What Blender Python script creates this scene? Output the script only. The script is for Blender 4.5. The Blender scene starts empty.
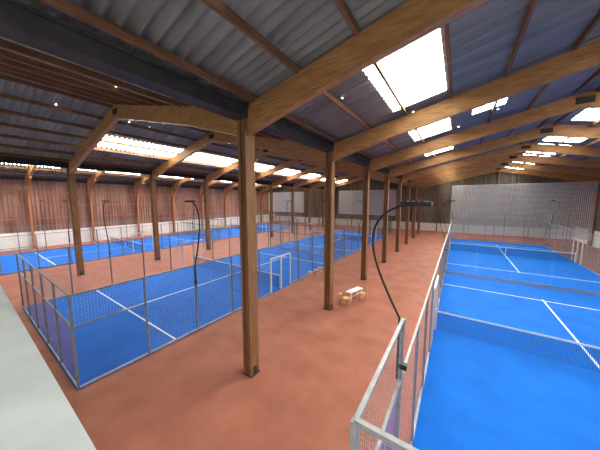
import bpy, math, random
from mathutils import Vector
random.seed(3)
S=bpy.context.scene
S.view_settings.view_transform='Standard'
COL=S.collection

# ---------------------------------------------------------------- materials
def newmat(name):
    m=bpy.data.materials.new(name); m.use_nodes=True
    nt=m.node_tree
    return m,nt,nt.nodes['Principled BSDF'],nt.nodes['Material Output']
def noisemat(name,c1,c2,scale=3.0,rough=0.8,spec=0.3,stretch=(1,1,1),metal=0.0,bump=0.0,detail=5):
    m,nt,b,o=newmat(name)
    tc=nt.nodes.new('ShaderNodeTexCoord'); mp=nt.nodes.new('ShaderNodeMapping')
    mp.inputs['Scale'].default_value=stretch
    n=nt.nodes.new('ShaderNodeTexNoise'); n.inputs['Scale'].default_value=scale; n.inputs['Detail'].default_value=detail
    r=nt.nodes.new('ShaderNodeValToRGB')
    r.color_ramp.elements[0].position=0.3; r.color_ramp.elements[1].position=0.7
    r.color_ramp.elements[0].color=(*c1,1); r.color_ramp.elements[1].color=(*c2,1)
    L=nt.links.new
    L(tc.outputs['Object'],mp.inputs['Vector']); L(mp.outputs[0],n.inputs['Vector']); L(n.outputs['Fac'],r.inputs[0]); L(r.outputs[0],b.inputs['Base Color'])
    b.inputs['Roughness'].default_value=rough; b.inputs['Metallic'].default_value=metal
    b.inputs['Specular IOR Level'].default_value=spec
    if bump:
        bp=nt.nodes.new('ShaderNodeBump'); bp.inputs['Strength'].default_value=bump
        L(n.outputs['Fac'],bp.inputs['Height']); L(bp.outputs[0],b.inputs['Normal'])
    return m
M={}
M['clay']=noisemat('red_acrylic_floor',(0.25,0.083,0.053),(0.35,0.125,0.085),0.9,0.7,0.3,detail=12)
M['blue']=noisemat('blue_turf',(0.003,0.105,0.48),(0.004,0.135,0.60),0.9,0.85,0.15,detail=12)
M['line']=noisemat('white_line_paint',(0.8,0.83,0.87),(0.88,0.9,0.93),8,0.8)
M['wood']=noisemat('glulam_timber',(0.30,0.145,0.05),(0.52,0.28,0.11),2.0,0.5,0.45,(1,6,9))
M['woodcol']=noisemat('column_timber',(0.14,0.07,0.033),(0.28,0.14,0.066),2.0,0.65,0.3,(9,9,0.7))
M['purlin']=noisemat('purlin_timber',(0.15,0.072,0.035),(0.26,0.135,0.068),2.0,0.7,0.3,(6,0.6,6))
M['roof']=noisemat('fibre_cement_sheet',(0.145,0.142,0.135),(0.27,0.265,0.25),0.8,0.36,0.7,(0.5,3,1))
M['gutter']=noisemat('dark_steel',(0.022,0.022,0.022),(0.045,0.044,0.042),3,0.6,0.3)
M['steel']=noisemat('galvanised_steel',(0.25,0.27,0.29),(0.36,0.38,0.40),6,0.5,0.5,metal=0.2)
M['steeldark']=noisemat('weathered_steel',(0.13,0.14,0.15),(0.22,0.23,0.24),6,0.5,0.5,metal=0.2)
M['wire']=noisemat('mesh_wire',(0.36,0.38,0.40),(0.46,0.48,0.5),6,0.6,0.4)
M['white']=noisemat('white_paint',(0.68,0.70,0.72),(0.8,0.81,0.82),2,0.6)
M['slab']=noisemat('pale_painted_slab',(0.34,0.39,0.43),(0.46,0.51,0.55),1.2,0.8,0.2,bump=0.1,detail=10)
M['black']=noisemat('black_metal',(0.012,0.012,0.014),(0.03,0.03,0.032),6,0.45)
M['net']=noisemat('dark_net',(0.01,0.04,0.14),(0.015,0.05,0.18),6,0.8)
M['cord']=noisemat('white_cord',(0.8,0.82,0.84),(0.9,0.91,0.92),6,0.8)
M['wallred']=noisemat('weathered_sheet_wall',(0.17,0.07,0.052),(0.36,0.21,0.17),0.5,0.8,0.2,(1,1.5,0.3))
M['walldark']=noisemat('grey_sheet_wall',(0.12,0.11,0.10),(0.22,0.205,0.185),0.5,0.8,0.2,(1.5,1,0.3))
M['postred']=noisemat('red_brown_timber',(0.30,0.11,0.05),(0.44,0.19,0.09),2,0.6,0.3,(6,6,0.8))
M['lightwood']=noisemat('beech_wood',(0.50,0.30,0.15),(0.62,0.40,0.22),4,0.5)
RIB=0.28
# skylight: GRP sheet, daylight put in as emission with darker rib stripes
def skymat():
    m,nt,b,o=newmat('glowing_skylight_sheet')
    tc=nt.nodes.new('ShaderNodeTexCoord'); w=nt.nodes.new('ShaderNodeTexWave')
    w.bands_direction='Y'; w.inputs['Scale'].default_value=2*math.pi/20/RIB; w.inputs['Distortion'].default_value=0.3
    n=nt.nodes.new('ShaderNodeTexNoise'); n.inputs['Scale'].default_value=1.5
    r=nt.nodes.new('ShaderNodeValToRGB'); r.color_ramp.elements[0].color=(0.010,0.0088,0.0060,1); r.color_ramp.elements[1].color=(1,0.98,0.9,1)
    r.color_ramp.elements[0].position=.6; r.color_ramp.elements[1].position=.97
    r2=nt.nodes.new('ShaderNodeValToRGB'); r2.color_ramp.elements[0].position=.3; r2.color_ramp.elements[0].color=(0.45,0.42,0.34,1); r2.color_ramp.elements[1].position=.6
    mx=nt.nodes.new('ShaderNodeMix'); mx.data_type='RGBA'; mx.blend_type='MULTIPLY'; mx.inputs['Factor'].default_value=1
    L=nt.links.new
    L(tc.outputs['Object'],w.inputs['Vector']); L(tc.outputs['Object'],n.inputs['Vector'])
    L(w.outputs['Fac'],r.inputs[0]); L(n.outputs['Fac'],r2.inputs[0])
    L(r.outputs[0],mx.inputs[6]); L(r2.outputs[0],mx.inputs[7])
    b.inputs['Base Color'].default_value=(.6,.6,.55,1)
    L(mx.outputs[2],b.inputs['Emission Color']); b.inputs['Emission Strength'].default_value=SKY_E
    return m
SKY_E=53.0
M['sky']=skymat()
def glassmat():
    m=bpy.data.materials.new('tempered_glass'); m.use_nodes=True; nt=m.node_tree
    for n in list(nt.nodes): nt.nodes.remove(n)
    o=nt.nodes.new('ShaderNodeOutputMaterial'); t=nt.nodes.new('ShaderNodeBsdfTransparent'); g=nt.nodes.new('ShaderNodeBsdfGlossy')
    t.inputs[0].default_value=(0.91,0.96,0.95,1); g.inputs['Roughness'].default_value=0.02
    f=nt.nodes.new('ShaderNodeFresnel'); f.inputs['IOR'].default_value=1.6
    mx=nt.nodes.new('ShaderNodeMixShader'); L=nt.links.new
    L(f.outputs[0],mx.inputs[0]); L(t.outputs[0],mx.inputs[1]); L(g.outputs[0],mx.inputs[2]); L(mx.outputs[0],o.inputs[0])
    return m
M['glass']=glassmat()

# ---------------------------------------------------------------- mesh builder
class B:
    def __init__(s): s.v=[];s.f=[];s.m=[];s.mats=[]
    def mi(s,k):
        if k not in s.mats: s.mats.append(k)
        return s.mats.index(k)
    def quad(s,a,b,c,d,k):
        i=len(s.v); s.v+= [tuple(a),tuple(b),tuple(c),tuple(d)]; s.f.append((i,i+1,i+2,i+3)); s.m.append(s.mi(k))
    def box(s,x0,x1,y0,y1,z0,z1,k):
        i=len(s.v)
        s.v+=[(x0,y0,z0),(x1,y0,z0),(x1,y1,z0),(x0,y1,z0),(x0,y0,z1),(x1,y0,z1),(x1,y1,z1),(x0,y1,z1)]
        for f in [(0,3,2,1),(4,5,6,7),(0,1,5,4),(1,2,6,5),(2,3,7,6),(3,0,4,7)]:
            s.f.append(tuple(i+j for j in f)); s.m.append(s.mi(k))
    def prism(s,poly,y0,y1,k):
        n=len(poly); i=len(s.v)
        s.v+=[(x,y0,z) for x,z in poly]+[(x,y1,z) for x,z in poly]
        s.f.append(tuple(i+j for j in range(n))); s.m.append(s.mi(k))
        s.f.append(tuple(i+n+j for j in reversed(range(n)))); s.m.append(s.mi(k))
        for j in range(n):
            q=(j+1)%n; s.f.append((i+j,i+n+j,i+n+q,i+q)); s.m.append(s.mi(k))
    def tube(s,pts,r,k,n=8):
        pts=[Vector(p) for p in pts]; rings=[]
        for i,p in enumerate(pts):
            t=(pts[min(i+1,len(pts)-1)]-pts[max(i-1,0)]).normalized()
            u=t.cross(Vector((0,1,0)));
            if u.length<.1: u=t.cross(Vector((1,0,0)))
            u.normalize(); w=t.cross(u)
            st=len(s.v)
            for j in range(n):
                a=2*math.pi*j/n; s.v.append(tuple(p+u*math.cos(a)*r+w*math.sin(a)*r))
            rings.append(st)
        for a,b in zip(rings,rings[1:]):
            for j in range(n):
                q=(j+1)%n; s.f.append((a+j,a+q,b+q,b+j)); s.m.append(s.mi(k))
        s.f.append(tuple(rings[0]+j for j in range(n))); s.m.append(s.mi(k))
        s.f.append(tuple(rings[-1]+j for j in reversed(range(n)))); s.m.append(s.mi(k))
    def ribbons(s,axis,c,a0,a1,z0,z1,pitch,w,k,sag=0):
        def P(a,z): return (a,c,z) if axis=='x' else (c,a,z)
        n=max(1,int(round((a1-a0)/pitch)))
        for i in range(n+1):
            a=a0+(a1-a0)*i/n; s.quad(P(a-w/2,z0),P(a+w/2,z0),P(a+w/2,z1),P(a-w/2,z1),k)
        n=max(1,int(round((z1-z0)/pitch)))
        for i in range(n+1):
            z=z0+(z1-z0)*i/n; s.quad(P(a0,z-w/2),P(a1,z-w/2),P(a1,z+w/2),P(a0,z+w/2),k)
    def mesh(s,name,smooth=False):
        me=bpy.data.meshes.new(name); me.from_pydata(s.v,[],s.f)
        for k in s.mats: me.materials.append(M[k])
        me.polygons.foreach_set('material_index',s.m)
        if smooth: me.polygons.foreach_set('use_smooth',[True]*len(s.f))
        me.update(); return me
    def obj(s,name,parent=None,smooth=False,loc=(0,0,0)):
        o=bpy.data.objects.new(name,s.mesh(name,smooth)); COL.objects.link(o); o.location=loc
        if parent: o.parent=parent
        return o
def inst(name,me,loc,rot=0):
    o=bpy.data.objects.new(name,me); COL.objects.link(o); o.location=loc; o.rotation_euler=(0,0,rot); return o
def empty(name,loc=(0,0,0)):
    o=bpy.data.objects.new(name,None); COL.objects.link(o); o.location=loc; return o

# ---------------------------------------------------------------- hall dims
XV=[-43.0,-24.3,-5.5,14.5]; YS,YN=-6.2,51.0
ZV=8.75; RISE=2.15
FR=[-0.5+5.7*i for i in range(9)]          # frame positions
def roofz(x):
    for a,b in zip(XV,XV[1:]):
        if a<=x<=b:
            t=abs(x-(a+b)/2)/((b-a)/2); return ZV+RISE*(1-t)
    return ZV

# floor
b=B(); b.box(XV[0]-.3,XV[3]+.3,YS-.3,YN+.3,-0.3,0,'clay'); b.obj('floor')

# corrugated roof with skylight sheets
back_fill=lambda y:-5.6<y<-0.9  # unseen glowing sheets behind the camera, added to brighten the mezzanine
STR={
 (-2.4,-0.6):lambda y:back_fill(y) or any(f+1.3<y<f+5.2 for f in FR if f>0) ,
 (0.3,1.5):lambda y:back_fill(y) or any(f+1.2<y<f+3.6 for f in FR if f>10),
 (5.4,7.4):lambda y:back_fill(y) or any(f+0.6<y<f+5.1 for f in FR),
 (-10.2,-8.0):lambda y:back_fill(y),  # strip exists only in the added bay behind the camera
 (-20.9,-19.1):lambda y:back_fill(y) or 5.5<y<49,
 (-39.3,-36.9):lambda y:back_fill(y) or 0<y<49,
 (-30.5,-29.0):lambda y:back_fill(y) or 0<y<49}
b=B(); P=RIB; N=8; AMP=.075
xs=set(XV)
for a,c in zip(XV,XV[1:]): xs.add((a+c)/2)
for a,c in STR: xs.add(a); xs.add(c)
xs=sorted(xs); ny=int((YN-YS)/P*N)
for j in range(ny+1):
    y=YS+j*P/N; dz=AMP*math.sin(2*math.pi*y/P)
    for x in xs: b.v.append((x,y,roofz(x)+dz))
nx=len(xs); km=b.mi('roof'); ks=b.mi('sky')
for j in range(ny):
    y=YS+(j+.5)*P/N
    for i in range(nx-1):
        xm=(xs[i]+xs[i+1])/2; k=km
        for (a,c),fn in STR.items():
            if a<xm<c and fn(y): k=ks
        b.f.append((j*nx+i,(j+1)*nx+i,(j+1)*nx+i+1,j*nx+i+1)); b.m.append(k)
# small glowing quads under the sheets, standing in for daylight at the laps
for i in range(170):
    sp=random.choice([0,1,1,2]); a,c=XV[sp],XV[sp+1]
    lap=random.choice([1.55,3.1,4.65,6.2,7.75])+.12
    sg=random.choice((-1,1)); x=(a+c)/2+sg*lap
    y=round(random.uniform(1,48)/P)*P+P*.75
    l=random.choice([.03,.04,.06]); d=AMP+.006; z0=roofz(x)-d; z1=roofz(x+l)-d
    b.quad((x,y-.05,z0),(x+l,y-.05,z1),(x+l,y+.05,z1),(x,y+.05,z0),'sky')
b.obj('ceiling',smooth=True)

# purlins
b=B()
for a,c in zip(XV,XV[1:]):
    mid=(a+c)/2; n=7; half=(c-a)/2
    for sgn in (-1,1):
        for i in range(n):
            x=mid+sgn*(0.35+(half-0.8)*i/(n-1)); z=roofz(x)-0.07
            b.box(x-.04,x+.04,YS,YN,z-.17,z,'purlin')
b.obj('roof_purlins')

# valley gutters
for x in XV:
    b=B(); b.box(x-.22,x+.22,YS,YN,8.2,8.5,'gutter'); b.box(x-.28,x+.28,YS,YN,8.5,8.56,'gutter'); b.obj('valley_gutter_beam')

# rafters (one gable frame per span and bay)
def frame_mesh(a,c):
    b=B(); mid=(a+c)/2; w=.11
    def zt(x): return roofz(x)-.21
    D=0.66; De=0.82
    for x0,s in ((a,1),(c,-1)):
        x1=mid
        poly=[(x0,zt(x0)),(x1,zt(x1)),(x1,zt(x1)-D),(x0+s*3,zt(x0+s*3)-D),(x0,zt(x0)-De)]
        if s<0: poly=poly[::-1]
        b.prism(poly,-w,w,'wood')
    b.box(mid-.3,mid+.3,-w-.012,w+.012,zt(mid)-.5,zt(mid)-.2,'gutter')
    return b.mesh('gable_rafter')
for a,c in zip(XV,XV[1:]):
    me=frame_mesh(a,c)
    for y in FR: inst('roof_rafter',me,(0,y,0))

# columns: twin timber planks with packing, steel shoe
b=B()
for s in (-1,1): b.box(s*.12-.055,s*.12+.055,-.19,.19,0.03,8.25,'woodcol')
b.box(-.065,.065,-.14,.14,0.03,7.9,'woodcol')
b.box(-.21,.21,-.21,.21,0,.03,'gutter'); b.box(-.19,-.176,-.08,.08,0,.3,'gutter'); b.box(.176,.19,-.08,.08,0,.3,'gutter')
for z in (7.75,8.05):
    for y in (-.1,.1): b.box(-.2,.2,y-.02,y+.02,z-.02,z+.02,'gutter')
cm=b.mesh('timber_column')
for x in (XV[1],XV[2]):
    for y in FR[1:]: inst('timber_column',cm,(x,y,0))

# wall posts: curved glulam legs sweeping up into the rafters
def haunch(s):
    b=B(); n=14
    inner=[];outer=[]
    for i in range(n+1):
        t=i/n; a=t*math.radians(78)
        cx,cz,R=3.6,5.3,3.1
        inner.append((cx-(R-.02)*math.cos(a),cz+(R-.02)*math.sin(a)))
        outer.append((cx-(R+.36)*math.cos(a),cz+(R+.36)*math.sin(a)))
    inner=[(.42,0)]+inner; outer=[(.1,0)]+outer
    for i in range(len(inner)-1):
        q=[outer[i],inner[i],inner[i+1],outer[i+1]]
        b.prism([(s*x,z) for x,z in (q if s>0 else q[::-1])],-.1,.1,'postred')
    b.prism([(s*x,z) for x,z in [(0,0),(.12,0),(.12,8.3),(0,8.3)]],-.09,.09,'postred')
    return b.mesh('curved_wall_post')
hl=haunch(1); hr=haunch(-1)
for y in FR:
    inst('curved_wall_post',hl,(XV[0]+.1,y,0)); inst('curved_wall_post',hr,(XV[3]-.1,y,0))

# walls (corrugated geometry)
def corr(name,axis,c,a0,a1,z0,ztop,k,amp=.06,P=.36):
    b=B(); n=int((a1-a0)/P*6); kk=b.mi(k)
    for i in range(n+1):
        a=a0+(a1-a0)*i/n; d=amp*math.sin(2*math.pi*a/P); zt=ztop(a)
        for z in (z0,zt): b.v.append((a,c+d,z) if axis=='x' else (c+d,a,z))
    for i in range(n): b.f.append((2*i,2*i+2,2*i+3,2*i+1)); b.m.append(kk)
    return b
b=corr('wall_left','y',XV[0],YS,YN,1.9,lambda a:8.75,'wallred')
b.box(XV[0]-.15,XV[0]+.08,YS,YN,0,2.0,'white')
for z in (3.6,5.2,6.8): b.box(XV[0]+.05,XV[0]+.12,YS,YN,z-.05,z+.05,'postred')
b.obj('wall_left')
b=corr('wall_right','y',XV[3],YS,YN,1.9,lambda a:8.75,'walldark'); b.box(XV[3]-.08,XV[3]+.15,YS,YN,0,2.0,'white'); b.obj('wall_right')
b=corr('wall_back','x',YN,XV[0],XV[3],1.4,lambda a:roofz(a),'walldark'); b.box(XV[0],XV[3],YN-.08,YN+.15,0,1.5,'white')
for z in (3.2,5.0,6.8,8.4): b.box(XV[0],XV[3],YN-.14,YN-.05,z-.06,z+.06,'purlin')
for i in range(14): 
    x=XV[0]+2+i*4.2; b.box(x-.09,x+.09,YN-.27,YN-.14,0,roofz(x)-.3,'purlin')
b.obj('wall_back')
b=corr('wall_front','x',YS,XV[0],XV[3],0,lambda a:roofz(a),'walldark'); b.obj('wall_front')

# mezzanine: slab + wall beneath it
b=B(); b.box(XV[0]+.1,XV[3]-.1,YS+.1,.385,3.95,4.2,'slab'); b.obj('mezzanine_floor')
b=B(); b.box(XV[0]+.1,XV[3]-.1,0.05,.25,0,3.95,'white'); b.obj('wall_mezzanine')

# ---------------------------------------------------------------- padel courts
def court(x0,y0,hi,pitch,w,name='padel_court',open_end=None,st='steel'):
    e=empty(name,(x0,y0,0))
    b=B(); b.box(-.05,10.05,-.05,20.05,0,.02,'blue')
    z0,z1=.02,.026
    for y in (3.05,16.95): b.box(.06,9.94,y-.035,y+.035,z0,z1,'line')
    b.box(4.965,5.035,2.85,17.15,z0,z1+.001,'line')
    b.obj('playing_surface',e)
    b=B()
    b.ribbons('x',10,0.05,9.95,.05,.86,.05,.011,'net'); b.box(.05,9.95,9.99,10.01,.84,.91,'line')
    for x in (0.05,9.95): b.box(x-.05,x+.05,9.95,10.05,0.02,.98,'white')
    b.box(4.97,5.03,9.985,10.015,.02,.86,'line')
    b.obj('net',e)
    b=B(); r=.03
    top=4.0 if hi else 3.0
    gz=3.0 if hi else 2.0
    for y in (0,20):
        if y==open_end:
            b.box(0,10,y-.015,y+.015,0.02,.06,st)
            for x in (0,10): b.box(x-r,x+r,y-r,y+r,0,3.0,st)
            continue
        for i in range(6):
            x=2*i; b.box(x-r,x+r,y-r,y+r,0,top,st)
        for z in (.04,gz,top): b.box(0,10,y-.022,y+.022,z-.022,z+.022,st if z>1 else 'steel')
    for x in (0,10):
        for i in range(1,10):
            if i==5: continue
            y=2*i; t=3.0
            if (i==1 and open_end!=0) or (i==9 and open_end!=20): t=top
            b.box(x-r,x+r,y-r,y+r,0,t,st)
        for a,c in ((0,9),(11,20)): b.box(x-.03,x+.03,a,c,.0,.07,'steel')
        b.box(x-.022,x+.022,0,20,2.96,3.0,st)
        if hi:
            for a,c in ((0,2),(18,20)):
                if (a==0 and open_end==0) or (c==20 and open_end==20): continue
                b.box(x-.022,x+.022,a,c,3.96,4.0,st)
        for a,c in ((0,2),(18,20)): b.box(x-.02,x+.02,a,c,gz-.02,gz+.02,st)
        for y in (9,10,11): b.box(x-.04,x+.04,y-.04,y+.04,0,2.2,'white')
        b.box(x-.04,x+.04,9,11,2.16,2.24,'white')
    b.obj('steel_frame',e)
    b=B()
    for y in (0,20):
        if y!=open_end: b.ribbons('x',y,0,10,gz,top,pitch,w,'wire')
    for x in (0,10):
        for a,c in ((0,2),(18,20)):
            if (a==0 and open_end==0) or (c==20 and open_end==20): continue
            b.ribbons('y',x,a,c,gz,top,pitch,w,'wire')
        for a,c in ((2,9),(11,18)): b.ribbons('y',x,a,c,.07,3.0,pitch,w,'wire')
        b.ribbons('y',x,9,11,2.2,3.0,pitch,w,'wire')
    b.obj('wire_mesh',e)
    b=B()
    for y in (0,20):
        for i in range(5): b.quad((2*i+.04,y,.08),(2*i+1.96,y,.08),(2*i+1.96,y,gz-.03),(2*i+.04,y,gz-.03),'glass')
    for x in (0,10):
        for a in (0,18): b.quad((x,a+.04,.08),(x,a+1.96,.08),(x,a+1.96,gz-.03),(x,a+.04,gz-.03),'glass')
    b.obj('glass_panels',e)
    yy=(2,18) if hi else (4,16); 
    for x,s in ((0,-1),(10,1)):
        for y in yy:
            zb=top
            if hi and ((y==2 and open_end==0) or (y==18 and open_end==20)): zb=3.0
            light_pole(x0+x,y0+y,s,zb,.018 if hi else .03)
    return e
def light_pole(x,y,s,zb,rad):
    b=B()
    prof=[(0,zb-1.0),(0,zb)]
    H=5.72-zb
    for i in range(1,15):
        t=i/14; prof.append((.45*math.sin(math.pi*t**1.05)**.9 if t<1 else .06,zb+H*(1-(1-t)**1.6)))
    prof.append((-.06,5.73))
    b.tube([(s*(p+.05),0,z) for p,z in prof],rad,'black')
    xa,xb=sorted((s*-.3,s*.08))
    b.box(xa,xb,-.15,.15,5.72,5.78,'black')
    for i in range(4): 
        xx=s*(.02-.07*i); b.box(xx-.008,xx+.008,-.12,.12,5.78,5.805,'black')
    b.box(-.05,.09,-.04,.04,zb-.8,zb-.72,'black')
    b.obj('court_light_pole',loc=(x,y,0))

Y0=1.7
court(-.6,Y0,True,.06,.005,open_end=20)
court(-.6,Y0+20.4,True,.12,.010,open_end=0)
court(-19.4,Y0,False,.08,.0038,st='steeldark')
court(-19.4,Y0+20.4,False,.14,.006,st='steeldark')
court(-39.2,Y0,False,.14,.006,st='steeldark')
court(-39.2,Y0+20.4,False,.14,.006,st='steeldark')

# hanging safety nets
def netting(x0,x1,y,z0,z1):
    b=B(); b.ribbons('x',y,x0,x1,z0,z1,.16,.06,'cord')
    b.tube([(x0,y,z1),((x0+x1)/2,y,z1-.03),(x1,y,z1)],.03,'cord'); b.tube([(x0,y,z0),(x1,y,z0)],.03,'cord')
    b.obj('safety_net')
netting(-.9,13.5,42.9,1.0,8.0)
netting(-19.6,-9.0,42.9,3.2,7.6)
netting(-38,-28,42.9,3.2,7.6)

# bench, chairs and stools beside the columns
def stool(loc,rot=0,h=.48):
    b=B()
    n=14
    i0=len(b.v); k=b.mi('lightwood')
    for z in (h-.035,h):
        for j in range(n):
            a=2*math.pi*j/n; b.v.append((.18*math.cos(a),.18*math.sin(a),z))
    b.f.append(tuple(i0+j for j in reversed(range(n)))); b.m.append(k)
    b.f.append(tuple(i0+n+j for j in range(n))); b.m.append(k)
    for j in range(n):
        q=(j+1)%n; b.f.append((i0+j,i0+q,i0+n+q,i0+n+j)); b.m.append(k)
    for sx in (-1,1):
        for sy in (-1,1):
            b.tube([(sx*.19,sy*.19,0),(sx*.11,sy*.11,h-.03)],.018,'lightwood')
    for sx in (-1,1): b.tube([(sx*.165,-.165,.17),(sx*.165,.165,.17)],.012,'lightwood'); b.tube([(-.155,sx*.155,.22),(.155,sx*.155,.22)],.012,'lightwood')
    o=b.obj('wooden_stool',loc=loc); o.rotation_euler[2]=rot
def bench(loc,rot=0):
    b=B()
    for i in range(3): b.box(-.6,.6,-.2+i*.14,-.08+i*.14,.47,.50,'white')
    for sx in (-1,1):
        for sy in (-1,1): b.box(sx*.5-.025,sx*.5+.025,sy*.16-.025,sy*.16+.025,0,.47,'white')
        b.box(sx*.5-.02,sx*.5+.02,-.16,.16,.42,.47,'white'); b.box(sx*.5-.015,sx*.5+.015,-.16,.16,.12,.15,'white')
    b.box(-.5,.5,-.015,.015,.12,.15,'white')
    o=b.obj('white_bench',loc=loc); o.rotation_euler[2]=rot
def chair(loc,rot=0):
    b=B(); b.box(-.2,.2,-.2,.2,.43,.46,'lightwood')
    for sx in (-1,1):
        b.tube([(sx*.18,.21,0),(sx*.17,.18,.43)],.017,'lightwood')
        b.tube([(sx*.18,-.21,0),(sx*.18,-.18,.45),(sx*.17,-.24,.86)],.017,'lightwood')
        b.box(sx*.175-.012,sx*.175+.012,-.19,.19,.2,.225,'lightwood')
    b.box(-.18,.18,-.25,-.225,.66,.86,'lightwood')
    o=b.obj('wooden_chair',loc=loc); o.rotation_euler[2]=rot
bench((-4.85,13.0,0),1.3)
for x,y,r in ((-4.8,11.75,.1),(-4.3,12.9,1.7)): chair((x,y,0),r)
for x,y,r in ((-5.25,12.1,.2),): stool((x,y,0),r)
for x,y in ((-8.9,14.6),(-8.8,15.3),(-8.9,16.0)): stool((x,y,0))

# ---------------------------------------------------------------- world, camera
w=bpy.data.worlds.new('World'); S.world=w; w.use_nodes=True
bg=w.node_tree.nodes['Background']; bg.inputs[0].default_value=(.75,.85,1,1); bg.inputs[1].default_value=1.0
cam=bpy.data.cameras.new('Camera'); co=bpy.data.objects.new('Camera',cam); COL.objects.link(co)
cam.sensor_width=36; cam.lens=14.04; cam.clip_start=.05; cam.clip_end=300
co.location=(0,0,5.8); co.rotation_euler=(math.radians(84),0,math.radians(34))
S.camera=co
